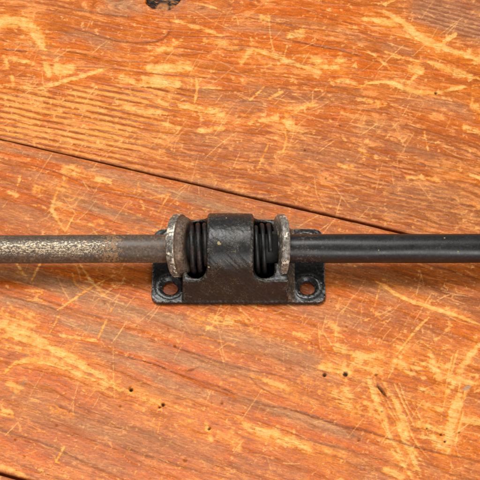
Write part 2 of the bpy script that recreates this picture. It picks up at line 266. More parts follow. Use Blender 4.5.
# ------------------------------------------------------------------ wood painting and relief, per point of a board
KNOT = (163.0, -1.0)
O_MID = lin(211, 104, 22); O_DEEP = lin(214, 103, 6); O_RED = lin(174, 92, 30); MAUVE = lin(184, 138, 100); PALE = lin(216, 138, 72)
AMBER = lin(222, 130, 36); YEL = lin(234, 162, 76); YEL2 = lin(246, 190, 118); LINE = lin(112, 48, 24); HOLE = lin(40, 22, 14); GREYB = lin(165, 140, 122)
GAIN = 0.745
def wood(u, v, board):
    kx = (u - KNOT[0]); ky = (v - KNOT[1])
    if board == 1:
        r2 = (kx / 70) ** 2 + (ky / 36) ** 2
        m = 0.13 + 0.10 * sstep(60, 200, v)
        g = v - m * (u - 240) - 26 * np.exp(-r2) * np.sign(ky + .001) * (1 - np.exp(-(ky / 6) ** 2))
    elif board == 2:
        f = np.clip((v - .23 * u - 150) / 260, 0, 1)
        m = 0.25 + 0.13 * f
        g = v - m * (u - 240)
        g = g + 10 * np.exp(-(((u - 45) / 60) ** 2 + ((v - 380) / 26) ** 2))
    else:
        g = v - .24 * (u - 240) + 37 * board
    a = u + .25 * v + 400 * board
    gw = g + 14 * (fbm(board * 5 + 3, a / 140, g / 60, 3) - .5) + 3.0 * (fbm(board * 5 + 4, a / 30, g / 12, 2) - .5)
    A = lambda sd, la, lg, o=4: fbm(sd + board * 31, a / la, gw / lg, o)
    I = lambda sd, s, o=4: fbm(sd + board * 31, u / s, v / s, o)
    n_big = A(100, 120, 26); n_med = A(120, 46, 9); n_fine = A(140, 16, 2.0, 3); n_pore = A(160, 7, .9, 2)
    blot = I(200, 11, 5); blot2 = I(220, 4.2, 4); spk = I(240, 1.7, 2)
    def edge(x, width=.08, c=.5): return sstep(c - width, c + width, x)
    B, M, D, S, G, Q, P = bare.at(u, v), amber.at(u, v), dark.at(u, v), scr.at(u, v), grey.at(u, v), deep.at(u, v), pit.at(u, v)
    # ring phase
    period = {1: 9.0, 2: 25.0}.get(board, 16.0)
    ph = gw / period + .9 * (n_big - .5)
    fr = ph - np.floor(ph)
    late = sstep(.72, .97, fr) * (1 - sstep(.97, 1.0, fr))
    amp = {1: .55, 2: .55}.get(board, .5)
    # greyish mauve tint
    gm = np.clip(G * 1.05 + .75 * edge(n_big * .55 + n_med * .25 + blot * .2, .12, .57) * (.35 + .2 * (board != 1)) - .65 * Q, 0, 1)
    gm = gm * (.78 + .34 * edge(blot2 * .5 + n_fine * .5, .18, .47))
    gm = np.clip(gm, 0, 1)[:, None]
    qm = np.clip(Q * (.55 + .9 * edge(n_med * .6 + blot * .4, .15, .48)) + .35 * edge(n_med, .12, .56), 0, 1)[:, None]
    col = np.tile(O_MID, (len(u), 1))
    col = col + (PALE - col) * (.30 * edge(n_med * .6 + n_fine * .4, .16, .53) * (1 - .7 * Q))[:, None]
    col = col + (O_RED - col) * (.45 * edge(A(180, 60, 5.5), .1, .56) * (1 - M))[:, None]
    col = col + (AMBER - col) * (.30 * edge(A(185, 34, 7), .12, .54))[:, None]
    col = col + (O_DEEP - col) * qm * .85
    col = col + (MAUVE - col) * gm * .85
    lm = (late * amp * (.4 + 1.2 * n_med))[:, None]
    col = col + (O_RED * .85 - col) * np.clip(lm, 0, 1) * .55
    bw = brown.at(u, v) * (.5 + .8 * edge(n_med * .6 + n_fine * .4, .14, .48))
    col = col + (lin(170, 100, 54) - col) * np.clip(bw, 0, 1)[:, None] * .8
    am = M * (.35 + 1.0 * edge(blot * .45 + n_fine * .35 + blot2 * .2, .10, .49))
    col = col + (AMBER * 1.04 - col) * np.clip(am, 0, 1)[:, None] * .8
    # small patches of pale worn wood following the grain
    fl = n_med * .30 + n_fine * .34 + blot * .20 + blot2 * .16
    dens = {1: .540, 2: .590}.get(board, .57) - .04 * M
    if board == 1:
        dens = dens - .02 * sstep(90, 150, v) + .015 * sstep(330, 200, u)
    patch = sstep(dens, dens + .05, fl) * (1 - .7 * gm[:, 0]) * (1 - .5 * Q)
    # regular pale stripes between raised rings in the upper board's left part and lower right part
    stripe = np.zeros_like(u)
    if board == 1:
        reg = sstep(195, 120, u + .8 * (v - 130)) * sstep(84, 98, v + .05 * u) * sstep(196, 178, v + .0 * u)
        sp = (v - .205 * u + 2.2 * (A(300, 60, 20, 2) - .5)) / 6.0
        sf = .5 + .5 * np.cos(2 * math.pi * sp)
        stripe = reg * sstep(.35, .75, sf) * sstep(.34, .50, A(320, 22, 3.2, 3) * .7 + blot * .3)
        reg2 = sstep(405, 425, u) * sstep(.30 * (u - 480) + 44, .30 * (u - 480) + 38, v)
        sp2 = (v - .27 * u) / 4.6
        stripe2 = reg2 * sstep(.3, .8, .5 + .5 * np.cos(2 * math.pi * sp2))
        reg3 = sstep(300, 330, u) * sstep(150, 172, v)
        sp3 = (v - .15 * u + 3 * (A(330, 40, 12, 2) - .5)) / 4.6
        stripe3 = reg3 * sstep(.3, .8, .5 + .5 * np.cos(2 * math.pi * sp3)) * sstep(.42, .56, A(340, 14, 3, 3))
        col = col + (lin(165, 104, 70) - col) * (reg2 * .75)[:, None]
        col = col + (lin(205, 142, 100) - col) * (stripe2 * .6)[:, None]
        col = col + (YEL - col) * (stripe * .80)[:, None]
        col = col + (O_RED * .8 - col) * (reg * (1 - sstep(.0, .3, sf)) * .65)[:, None]
        col = col + (lin(226, 150, 84) - col) * (stripe3 * .55)[:, None]
        stripe = np.maximum(stripe, np.maximum(stripe2 * .5, stripe3 * .7))
    col = col + (lin(232, 152, 84) - col) * (patch * .55)[:, None]
    # chipped bare wood with ragged edges
    bn = B * 1.06 + .80 * (blot2 - .5) + .55 * (blot - .5) + .75 * (n_fine - .5) + .35 * (spk - .5)
    col = col + (AMBER * 1.05 - col) * (sstep(.20, .38, bn) * np.clip(B * 3, 0, 1) * .75)[:, None]
    bm = sstep(.40, .56, bn) * np.clip(B * 1.5, 0, 1)
    # flecks: tiny chips all over, thicker where the boards took knocks
    fk = sstep(.645 - .05 * M, .68 - .05 * M, blot2 * .6 + spk * .25 + n_fine * .15) * (.75 - .5 * gm[:, 0])
    bm = np.maximum(bm, fk * .75)
    ytone = YEL + (YEL2 - YEL) * edge(n_fine * .5 + blot2 * .5, .15, .52)[:, None]
    col = col + (ytone - col) * (bm * .88)[:, None]
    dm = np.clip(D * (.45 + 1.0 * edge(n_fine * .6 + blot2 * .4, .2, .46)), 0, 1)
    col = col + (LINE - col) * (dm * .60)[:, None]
    col = col + (YEL2 - col) * (np.clip(S * (.3 + 1.4 * blot), 0, 1) * .85)[:, None]
    # pores, specks of dirt
    pore = sstep(.60, .72, n_pore * .7 + spk * .3)
    col = col * (1 - .20 * pore)[:, None]
    col = col * (1 + .22 * (spk - .5) + .25 * (n_fine - .5))[:, None]
    col = col + (HOLE - col) * np.clip(P * (.6 + .9 * spk), 0, 1)[:, None]
    # the knot hole at the top edge
    hz = np.zeros_like(u)
    if board == 1:
        rk = np.hypot((u - 164) / 19.5, (v + 5) / 15.5) + .10 * (blot2 - .5) + .42 * (blot - .5)
        inside = 1 - sstep(.86, 1.0, rk)
        rim = np.maximum(sstep(.76, .90, rk), sstep(.50, .62, rk) * sstep(.35, .6, abs(u - 166) / 20) ) * (1 - sstep(1.0, 1.12, rk))
        hz = -9 * inside
        core = np.maximum(1 - sstep(.6, 1.0, np.hypot((u - 162) / 8.5, (v - 3) / 6.5) + .6 * (blot2 - .5)), .8 * (1 - sstep(.6, 1.0, np.hypot((u - 174) / 5, (v - 3) / 4.5) + .7 * (blot2 - .5))))
        col = col + (lin(38, 30, 28) - col) * inside[:, None]
        col = col + (lin(200, 136, 84) * (.35 + 1.2 * blot2)[:, None] - col) * (core * inside * .9)[:, None]
        col = col + (GREYB - col) * ((sstep(1.0, 1.08, rk) * (1 - sstep(1.1, 1.45, rk))) * .45 * edge(blot, .2, .5))[:, None]
    # a flake of grey metal left in the lower right
    mt = 1 - sstep(.7, 1.1, np.hypot((u - 467) / 4.0 + (v - 388) / 6, (v - 388) / 3.2))
    col = col + (GREYB - col) * (mt * .8)[:, None]
    z = .55 * (n_med - .5) + .45 * (n_fine - .5) + .22 * (n_pore - .5) + .12 * (spk - .5) - .55 * bm - .35 * patch - .5 * S - .55 * dm - 2.6 * P + .7 * mt
    z = z + .8 * lm[:, 0] + hz - .35 * stripe + 1.4 * (fbm(77 + board, u / 90, v / 90, 2) - .5)
    if board == 1:
        z = z + reg * .55 * (sf - .5) + reg2 * .35 * np.cos(2 * math.pi * sp2)
    worn = np.clip(bm * .8 + patch * .5 + .55 * gm[:, 0] + S * .4 + P, 0, 1)
    ref = lin(212, 122, 56)
    rel = np.clip(col, .002, 1) @ np.array([.4, .45, .15]) / float(ref @ np.array([.4, .45, .15]))
    col = col * (np.minimum(rel, 1.2) ** .52)[:, None] * np.array([1.0, .955, .90])
    return np.clip(col * GAIN, .004, .9), z, worn

# ------------------------------------------------------------------ materials
def new_mat(name):
    m = bpy.data.materials.new(name); m.use_nodes = True
    nt = m.node_tree; b = nt.nodes['Principled BSDF']
    def N(t, **kw):
        n = nt.nodes.new(t)
        for k, x in kw.items():
            if k.startswith('i_'):
                n.inputs[int(k[2:]) if k[2:].isdigit() else k[2:]].default_value = x
            else: setattr(n, k, x)
        return n
    return m, nt, b, N, nt.links.new
def ramp(N, stops, interp='LINEAR'):
    r = N('ShaderNodeValToRGB'); cr = r.color_ramp; cr.interpolation = interp
    while len(cr.elements) > 1: cr.elements.remove(cr.elements[-1])
    cr.elements[0].position = stops[0][0]; cr.elements[0].color = stops[0][1]
    for p, c in stops[1:]:
        e = cr.elements.new(p); e.color = c
    return r
def g(v): return (v, v, v, 1)

def wood_material():
    m, nt, b, N, L = new_mat('worn_varnished_wood')
    at = N('ShaderNodeAttribute', attribute_name='tone')
    wn = N('ShaderNodeAttribute', attribute_name='worn')
    tc = N('ShaderNodeTexCoord')
    mp = N('ShaderNodeMapping'); mp.inputs['Scale'].default_value = (350, 2200, 900)
    vr_ = N('ShaderNodeVectorRotate'); vr_.rotation_type = 'Z_AXIS'; vr_.inputs['Angle'].default_value = math.radians(14.5)
    L(tc.outputs['Object'], vr_.inputs[0]); L(vr_.outputs[0], mp.inputs['Vector'])
    n1 = N('ShaderNodeTexNoise'); n1.inputs['Scale'].default_value = 1.0; n1.inputs['Detail'].default_value = 5; n1.inputs['Roughness'].default_value = .65
    L(mp.outputs[0], n1.inputs['Vector'])
    n2 = N('ShaderNodeTexNoise'); n2.inputs['Scale'].default_value = 1500; n2.inputs['Detail'].default_value = 4; n2.inputs['Roughness'].default_value = .7
    L(tc.outputs['Object'], n2.inputs['Vector'])
    r1 = ramp(N, [(.30, g(.76)), (.5, g(1)), (.70, g(1.18))]); L(n1.outputs[0], r1.inputs[0])
    r2 = ramp(N, [(.30, g(.80)), (.5, g(1)), (.70, g(1.2))]); L(n2.outputs[0], r2.inputs[0])
    m1 = N('ShaderNodeMix', data_type='RGBA', blend_type='MULTIPLY'); m1.inputs[0].default_value = 1
    m2 = N('ShaderNodeMix', data_type='RGBA', blend_type='MULTIPLY'); m2.inputs[0].default_value = 1
    L(at.outputs['Color'], m1.inputs[6]); L(r1.outputs[0], m1.inputs[7])
    L(m1.outputs[2], m2.inputs[6]); L(r2.outputs[0], m2.inputs[7])
    # crisp hairline chips and dark pores along the grain, finer than the relief of the board
    mp3 = N('ShaderNodeMapping'); mp3.inputs['Scale'].default_value = (260, 1250, 900); L(vr_.outputs[0], mp3.inputs['Vector'])
    n3 = N('ShaderNodeTexNoise'); n3.inputs['Scale'].default_value = 1.0; n3.inputs['Detail'].default_value = 7; n3.inputs['Roughness'].default_value = .72; n3.inputs['Distortion'].default_value = .4
    L(mp3.outputs[0], n3.inputs['Vector'])
    n4 = N('ShaderNodeTexNoise'); n4.inputs['Scale'].default_value = 60; n4.inputs['Detail'].default_value = 3; L(tc.outputs['Object'], n4.inputs['Vector'])
    av = N('ShaderNodeMath', operation='MULTIPLY_ADD'); av.inputs[1].default_value = .35; L(n4.outputs[0], av.inputs[0]); L(n3.outputs[0], av.inputs[2])
    r3 = ramp(N, [(.755, g(0)), (.785, g(.38))]); L(av.outputs[0], r3.inputs[0])
    r4 = ramp(N, [(.580, g(.60)), (.606, g(0))]); L(av.outputs[0], r4.inputs[0])
    m3 = N('ShaderNodeMix', data_type='RGBA'); L(r3.outputs[0], m3.inputs[0]); L(m2.outputs[2], m3.inputs[6]); m3.inputs[7].default_value = (*(lin(236, 160, 92) * .85), 1)
    m4 = N('ShaderNodeMix', data_type='RGBA'); L(r4.outputs[0], m4.inputs[0]); L(m3.outputs[2], m4.inputs[6]); m4.inputs[7].default_value = (*(lin(156, 74, 32) * .8), 1)
    n5 = N('ShaderNodeTexNoise'); n5.inputs['Scale'].default_value = 520; n5.inputs['Detail'].default_value = 8; n5.inputs['Roughness'].default_value = .8; L(tc.outputs['Object'], n5.inputs['Vector'])
    r5 = ramp(N, [(.615, g(0)), (.64, g(.35))]); L(n5.outputs[0], r5.inputs[0])
    m5 = N('ShaderNodeMix', data_type='RGBA'); L(r5.outputs[0], m5.inputs[0]); L(m4.outputs[2], m5.inputs[6]); m5.inputs[7].default_value = (*(lin(236, 166, 100) * .85), 1)
    L(m5.outputs[2], b.inputs['Base Color'])
    rr = N('ShaderNodeMapRange'); rr.inputs[3].default_value = .34; rr.inputs[4].default_value = .68
    L(wn.outputs['Fac'], rr.inputs[0])
    ad = N('ShaderNodeMath', operation='MULTIPLY_ADD'); ad.inputs[1].default_value = .3; L(n2.outputs[0], ad.inputs[0]); 
    sb = N('ShaderNodeMath', operation='SUBTRACT'); sb.inputs[1].default_value = .15
    L(rr.outputs[0], ad.inputs[2]); L(ad.outputs[0], sb.inputs[0]); L(sb.outputs[0], b.inputs['Roughness'])
    b.inputs['Specular IOR Level'].default_value = .17
    bp = N('ShaderNodeBump'); bp.inputs['Strength'].default_value = .45; bp.inputs['Distance'].default_value = .00018
    s = N('ShaderNodeMath', operation='ADD'); L(n1.outputs[0], s.inputs[0]); L(n2.outputs[0], s.inputs[1])
    L(s.outputs[0], bp.inputs['Height']); L(bp.outputs[0], b.inputs['Normal'])
    return m
WOOD = wood_material()

# ------------------------------------------------------------------ the boards
def tag(o, label=None, cat=None, group=None, kind=None):
    if label: o['label'] = label
    if cat: o['category'] = cat
    if group: o['group'] = group
    if kind: o['kind'] = kind
    return o
def empty(name, loc=(0, 0, 0)):
    o = bpy.data.objects.new(name, None); C.objects.link(o); o.location = Vector(loc) * PX
    o.empty_display_size = .01
    return o

pA = np.array(to_tab(0, 138.3)); pB = np.array(to_tab(407, 233.2))
sd = (pB - pA) / np.linalg.norm(pB - pA)            # along the joint
td = np.array([-sd[1], sd[0]])                      # across, up the table
T1 = float(pA @ td); T2 = float(np.array(to_tab(0, 473)) @ td)
W = T1 - T2
def spacing(lo, hi, dlo, dhi, fine, coarse):
    out = [lo]
    while out[-1] < hi:
        x = out[-1]
        out.append(x + (fine if dlo <= x <= dhi else min(coarse, fine + .12 * min(abs(x - dlo), abs(x - dhi)))))
    out[-1] = hi
    return np.array(out)
tabletop = empty('tabletop'); tag(tabletop, kind='structure')
S_ax = spacing(-760, 760, -318, 318, .8, 9)
sx0 = float(pA @ sd)
def board(index, t_lo, t_hi, gap_lo, gap_hi):
    """gap_*: half width of the joint at the left and at the right end of the picture"""
    T_ax = spacing(t_lo, t_hi, -352, 352, .8, 9)
    # finer rows at the rounded long edges
    near = np.array([0, .15, .4, .8, 1.3, 2.0])
    T_ax = np.unique(np.concatenate([t_lo + near, T_ax[(T_ax > t_lo + 2.6) & (T_ax < t_hi - 2.6)], t_hi - near]))
    fr = (T_ax - t_lo) / (t_hi - t_lo)
    k = np.clip((S_ax - sx0) / 420, -.8, 1.8)
    e_lo = t_lo + gap_lo[0] + (gap_lo[1] - gap_lo[0]) * k + .5 * (fbm(900 + index, S_ax / 20, S_ax * 0, 4) - .5)
    e_hi = t_hi - gap_hi[0] - (gap_hi[1] - gap_hi[0]) * k + .5 * (fbm(950 + index, S_ax / 20, S_ax * 0, 4) - .5)
    SS, FR = np.meshgrid(S_ax, fr, indexing='ij')
    TT = e_lo[:, None] * (1 - FR) + e_hi[:, None] * FR
    ns, ntt = SS.shape
    X = SS * sd[0] + TT * td[0]; Y = SS * sd[1] + TT * td[1]
    u, v = to_img(X.ravel(), Y.ravel())
    col, z, worn = wood(u, v, index)
    z = z.reshape(ns, ntt)
    d = np.minimum(TT - e_lo[:, None], e_hi[:, None] - TT)
    rr = 2.2
    q = np.clip((rr - d) / rr, 0, 1)
    z = z - (rr * (1 - np.sqrt(1 - q * q)))
    # apply: the side wall and tongue rows
    rows = []
    def add(side, tt_off, zz):
        e = e_lo if side < 0 else e_hi
        t = e + tt_off
        return (S_ax * sd[0] + t * td[0], S_ax * sd[1] + t * td[1], np.full(ns, zz))
    pre = [add(-1, .3, -13.0), add(-1, .05, -5.0)]
    post = [add(1, -.05, -5.0), add(1, -.2, -11.5), add(1, 9.0, -11.6)]
    Xf = np.column_stack([p[0] for p in pre] + [X] + [p[0] for p in post])
    Yf = np.column_stack([p[1] for p in pre] + [Y] + [p[1] for p in post])
    Zf = np.column_stack([p[2] for p in pre] + [z] + [p[2] for p in post])
    col = col.reshape(ns, ntt, 3); worn = worn.reshape(ns, ntt)
    # bare edges of the board are browner and rough; wear along the arris
    ed = (1 - sstep(.6, 3.5, d))[:, :, None] * (.55 + .5 * (fbm(970 + index, SS / 14, TT / 4, 3)[:, :, None] - .5))
    col = col + (lin(188, 122, 78) * GAIN - col) * ed
    sidecol = np.tile(lin(140, 76, 42), (ns, 1, 1))
    colf = np.concatenate([sidecol] * 2 + [col] + [sidecol] * 3, axis=1)
    wornf = np.column_stack([np.ones(ns)] * 2 + [worn] + [np.ones(ns)] * 3)
    nt_ = Xf.shape[1]
    co = np.stack([Xf, Yf, Zf], -1).reshape(-1, 3).astype(np.float32) * PX
    idx = np.arange(ns * nt_).reshape(ns, nt_)
    f = np.stack([idx[:-1, :-1], idx[1:, :-1], idx[1:, 1:], idx[:-1, 1:]], -1).reshape(-1, 4)
    me = bpy.data.meshes.new('board')
    me.vertices.add(len(co)); me.vertices.foreach_set('co', co.ravel())
    me.loops.add(f.size); me.loops.foreach_set('vertex_index', f.ravel().astype(np.int32))
    me.polygons.add(len(f)); me.polygons.foreach_set('loop_start', np.arange(0, f.size, 4, dtype=np.int32))
    me.polygons.foreach_set('use_smooth', np.ones(len(f), bool))
    me.update(calc_edges=True)
    ca = me.attributes.new('tone', 'FLOAT_COLOR', 'POINT')
    ca.data.foreach_set('color', np.concatenate([colf.reshape(-1, 3), np.ones((len(co), 1))], 1).astype(np.float32).ravel())
    wa = me.attributes.new('worn', 'FLOAT', 'POINT')
    wa.data.foreach_set('value', wornf.ravel().astype(np.float32))
    me.materials.append(WOOD)
    o = bpy.data.objects.new('board', me); C.objects.link(o); o.parent = tabletop
    return o
for _x in (170, 307.3):           # rust and the holes' shade, painted as dark spots on the wood
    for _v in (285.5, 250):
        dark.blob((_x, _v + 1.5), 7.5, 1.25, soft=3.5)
J1 = (.65, 1.6)       # joint seen across the picture: narrow at the left, wider at the right
J2 = (1.6, 1.6)
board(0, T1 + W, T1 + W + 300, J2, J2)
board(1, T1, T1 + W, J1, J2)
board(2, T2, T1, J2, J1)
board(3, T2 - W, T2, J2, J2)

# ------------------------------------------------------------------ metal materials
def iron(name, paint, rust, bare_c, rust_amt=.5, edge=.5, chips=0.0, rough=.42, speck=None, band=None, ochre=None, bump=.5):
    m, nt, b, N, L = new_mat(name)
    tc = N('ShaderNodeTexCoord'); geo = N('ShaderNodeNewGeometry')
    def noise(scale, detail=5, rough_=.6, stretch=None):
        n = N('ShaderNodeTexNoise'); n.inputs['Scale'].default_value = scale; n.inputs['Detail'].default_value = detail; n.inputs['Roughness'].default_value = rough_
        if stretch:
            mp = N('ShaderNodeMapping'); mp.inputs['Scale'].default_value = stretch; L(tc.outputs['Object'], mp.inputs[0]); L(mp.outputs[0], n.inputs['Vector'])
        else: L(tc.outputs['Object'], n.inputs['Vector'])
        return n
    def mix(fac, a, c):
        x = N('ShaderNodeMix', data_type='RGBA')
        if hasattr(fac, 'links'): L(fac, x.inputs[0])
        else: x.inputs[0].default_value = fac
        for s_, k in ((a, 6), (c, 7)):
            if hasattr(s_, 'links'): L(s_, x.inputs[k])
            else: x.inputs[k].default_value = (*s_, 1)
        return x.outputs[2]
    def mth(op, a, c):
        x = N('ShaderNodeMath', operation=op)
        for s_, k in ((a, 0), (c, 1)):
            if hasattr(s_, 'links'): L(s_, x.inputs[k])
            else: x.inputs[k].default_value = s_
        x.use_clamp = op in ('MULTIPLY', 'ADD')
        return x.outputs[0]
    nb = noise(140, 6, .65); nf = noise(900, 5, .7); ng = noise(2600, 3, .6)
    mixn = mth('ADD', mth('MULTIPLY', nb.outputs[0], .55), mth('MULTIPLY', nf.outputs[0], .45))
    rm = ramp(N, [(.62 - .25 * rust_amt, g(0)), (.74 - .22 * rust_amt, g(1))]); L(mixn, rm.inputs[0])
    c = mix(mth('MULTIPLY', rm.outputs[0], .85), paint, rust)
    sh = ramp(N, [(.3, g(.55)), (.5, g(1)), (.72, g(1.7))]); L(nf.outputs[0], sh.inputs[0])
    mu = N('ShaderNodeMix', data_type='RGBA', blend_type='MULTIPLY'); mu.inputs[0].default_value = 1
    L(c, mu.inputs[6]); L(sh.outputs[0], mu.inputs[7]); c = mu.outputs[2]
    # worn arrises
    pr = ramp(N, [(.506, g(0)), (.535, g(1))]); L(geo.outputs['Pointiness'], pr.inputs[0])
    er = ramp(N, [(.42, g(0)), (.58, g(1))]); L(nf.outputs[0], er.inputs[0])
    ew = mth('MULTIPLY', mth('MULTIPLY', pr.outputs[0], er.outputs[0]), edge)
    c = mix(ew, c, bare_c)
    metal = ew
    sp = None
    if speck:                                          # (threshold, colour): small light specks
        vr = ramp(N, [(speck[0], g(0)), (speck[0] + .03, g(1))]); L(ng.outputs[0], vr.inputs[0])
        msk = ramp(N, [(.46, g(0)), (.60, g(1))]); L(nb.outputs[0], msk.inputs[0])
        sp = mth('MULTIPLY', vr.outputs[0], msk.outputs[0])
        c = mix(mth('MULTIPLY', sp, .8), c, speck[1])
    if chips:                                          # remains of white paint
        n3 = noise(260, 6, .75); cr = ramp(N, [(.60 - chips * .1, g(0)), (.625 - chips * .1, g(1))]); L(n3.outputs[0], cr.inputs[0])
        c = mix(mth('MULTIPLY', cr.outputs[0], .9), c, (.62, .55, .42))
        metal = mth('MULTIPLY', metal, .3)
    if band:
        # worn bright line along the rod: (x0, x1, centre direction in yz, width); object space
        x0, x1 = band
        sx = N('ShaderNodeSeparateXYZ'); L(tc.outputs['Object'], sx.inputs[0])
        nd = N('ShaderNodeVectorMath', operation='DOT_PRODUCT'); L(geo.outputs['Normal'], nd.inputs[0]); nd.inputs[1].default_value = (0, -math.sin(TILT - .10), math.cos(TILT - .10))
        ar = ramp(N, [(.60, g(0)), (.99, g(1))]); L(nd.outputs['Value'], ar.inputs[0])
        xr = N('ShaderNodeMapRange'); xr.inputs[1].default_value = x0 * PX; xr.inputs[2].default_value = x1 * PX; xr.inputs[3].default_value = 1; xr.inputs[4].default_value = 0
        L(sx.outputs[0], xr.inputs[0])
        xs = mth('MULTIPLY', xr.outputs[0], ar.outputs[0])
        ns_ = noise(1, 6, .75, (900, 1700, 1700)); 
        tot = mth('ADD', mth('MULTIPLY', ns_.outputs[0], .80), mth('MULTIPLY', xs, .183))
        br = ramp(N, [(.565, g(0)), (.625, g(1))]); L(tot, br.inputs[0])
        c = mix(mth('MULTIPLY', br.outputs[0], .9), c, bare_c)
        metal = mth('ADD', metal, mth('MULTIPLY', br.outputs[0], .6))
    if ochre:
        sx = N('ShaderNodeSeparateXYZ'); L(tc.outputs['Object'], sx.inputs[0])
        # a collar of ochre rust where the bare stretch ends
        gx = N('ShaderNodeMath', operation='SUBTRACT'); L(sx.outputs[0], gx.inputs[0]); gx.inputs[1].default_value = ochre[0] * PX
        ga = N('ShaderNodeMath', operation='ABSOLUTE'); L(gx.outputs[0], ga.inputs[0])
        gr = N('ShaderNodeMapRange'); gr.inputs[1].default_value = 4 * PX; gr.inputs[2].default_value = ochre[1] * PX; gr.inputs[3].default_value = ochre[2]; gr.inputs[4].default_value = 0; L(ga.outputs[0], gr.inputs[0])
        gt = mth('ADD', mth('MULTIPLY', nf.outputs[0], .8), gr.outputs[0])
        gm_ = ramp(N, [(.52, g(0)), (.60, g(1))]); L(gt, gm_.inputs[0])
        c = mix(mth('MULTIPLY', gm_.outputs[0], .75), c, ochre[3])
    L(c, b.inputs['Base Color'])
    L(mth('MULTIPLY', metal, .7), b.inputs['Metallic'])
    rg = N('ShaderNodeMapRange'); rg.inputs[1].default_value = .3; rg.inputs[2].default_value = .7; rg.inputs[3].default_value = rough - .12; rg.inputs[4].default_value = rough + .18
    L(mixn, rg.inputs[0]); L(rg.outputs[0], b.inputs['Roughness'])
    b.inputs['Specular IOR Level'].default_value = .36
    bp = N('ShaderNodeBump'); bp.inputs['Strength'].default_value = bump; bp.inputs['Distance'].default_value = .00022
    h = mth('ADD', mth('MULTIPLY', nf.outputs[0], .6), mth('MULTIPLY', ng.outputs[0], .4)); L(h, bp.inputs['Height']); L(bp.outputs[0], b.inputs['Normal'])
    return m
M_CAST = iron('cast_iron_black_paint', (.0105, .010, .0095), (.030, .025, .020), (.26, .23, .19), rust_amt=.42, edge=.6, rough=.34, speck=(.625, (.42, .28, .13)))
M_PLATE = iron('plate_black_paint', (.011, .011, .011), (.045, .033, .024), (.34, .32, .29), rust_amt=.35, edge=.9, rough=.30)
M_RODL = iron('rod_worn_brown', (.070, .047, .032), (.13, .076, .044), (.58, .46, .30), rust_amt=.5, edge=0.0, rough=.45, band=(-140, -84), ochre=(-124, 20, .16, (.26, .14, .055)), speck=(.68, (.4, .27, .15)))
M_RODR = iron('rod_black_paint', (.009, .009, .009), (.034, .026, .02), (.5, .46, .42), rust_amt=.22, edge=0.0, rough=.33, bump=.22, ochre=(64, 26, .10, (.08, .06, .042)), speck=(.73, (.5, .42, .3)))
M_FLL = iron('flange_chipped', (.075, .066, .055), (.13, .085, .05), (.40, .37, .31), rust_amt=.45, edge=.30, chips=.62, rough=.36)
M_FLR = iron('flange_scuffed', (.10, .085, .07), (.14, .085, .05), (.55, .50, .42), rust_amt=.5, edge=.22, chips=.36, rough=.30)
M_BROWN = iron('brown_collar', (.075, .048, .032), (.14, .08, .045), (.3, .24, .18), rust_amt=.55, edge=.3, rough=.45)
M_DARK = iron('pocket_shade_black', (.006, .006, .006), (.012, .009, .007), (.1, .09, .08), rust_amt=.3, edge=.0, rough=.6)  # near-black colour that paints deep shade into the spring pockets
M_SPRING = iron('spring_steel', (.005, .005, .005), (.012, .009, .007), (.2, .18, .15), rust_amt=.25, edge=0.0, rough=.45)
M_SPRINGL = iron('spring_steel_rusty', (.006, .005, .005), (.045, .022, .011), (.3, .25, .2), rust_amt=.42, edge=0.0, rough=.5)

# ------------------------------------------------------------------ metalwork
def link_bm(name, bm, mat, parent, smooth=True):
    me = bpy.data.meshes.new(name)
    bmesh.ops.scale(bm, vec=(PX, PX, PX), verts=bm.verts)
    bm.to_mesh(me); bm.free()
    for p in me.polygons: p.use_smooth = smooth
    me.materials.append(mat)
    o = bpy.data.objects.new(name, me); C.objects.link(o); o.parent = parent
    return o
def lathe_x(bm, prof, cy, cz, seg=96, rot=None, origin=None):
    """prof: list of (x, radius); closed solid about an axis parallel to x"""
    rings = []
    for x, r in prof:
        ring = []
        for k in range(seg):
            a = 2 * math.pi * k / seg
            p = Vector((x, cy + r * math.cos(a), cz + r * math.sin(a)))
            if rot is not None: p = origin + rot @ (p - origin)
            ring.append(bm.verts.new(p))
        rings.append(ring)
    for i in range(len(rings) - 1):
        for k in range(seg):
            bm.faces.new((rings[i][k], rings[i][(k + 1) % seg], rings[i + 1][(k + 1) % seg], rings[i + 1][k]))
    return rings

# where the bracket stands: its axis shows at v = 249 at height H
H = 35.0
ax_x, ax_y = to_tab(240, 248.6, H)
BY = ax_y                                     # y of the axis
def X(u, z=H, v=249):  return to_tab(u, v, z)[0]

def mesh_from(verts, faces):
    me = bpy.data.meshes.new('tmp'); me.from_pydata(verts, [], faces); me.update()
    return me
def prism_x(poly_yz, x0, x1):
    n = len(poly_yz)
    vs = [(x0, y, z) for y, z in poly_yz] + [(x1, y, z) for y, z in poly_yz]
    fs = [tuple(range(n))[::-1], tuple(range(n, 2 * n))] + [(i, (i + 1) % n, n + (i + 1) % n, n + i) for i in range(n)]
    return mesh_from(vs, fs)
def prism_z(poly_xy, z0, z1):
    n = len(poly_xy)
    vs = [(x, y, z0) for x, y in poly_xy] + [(x, y, z1) for x, y in poly_xy]
    fs = [tuple(range(n))[::-1], tuple(range(n, 2 * n))] + [(i, (i + 1) % n, n + (i + 1) % n, n + i) for i in range(n)]
    return mesh_from(vs, fs)
def rrect(x0, x1, y0, y1, r, seg=8):
    pts = []
    for cx, cy, a0 in ((x1 - r, y1 - r, 0), (x0 + r, y1 - r, 90), (x0 + r, y0 + r, 180), (x1 - r, y0 + r, 270)):
        for k in range(seg + 1):
            a = math.radians(a0 + 90 * k / seg); pts.append((cx + r * math.cos(a), cy + r * math.sin(a)))
    return pts
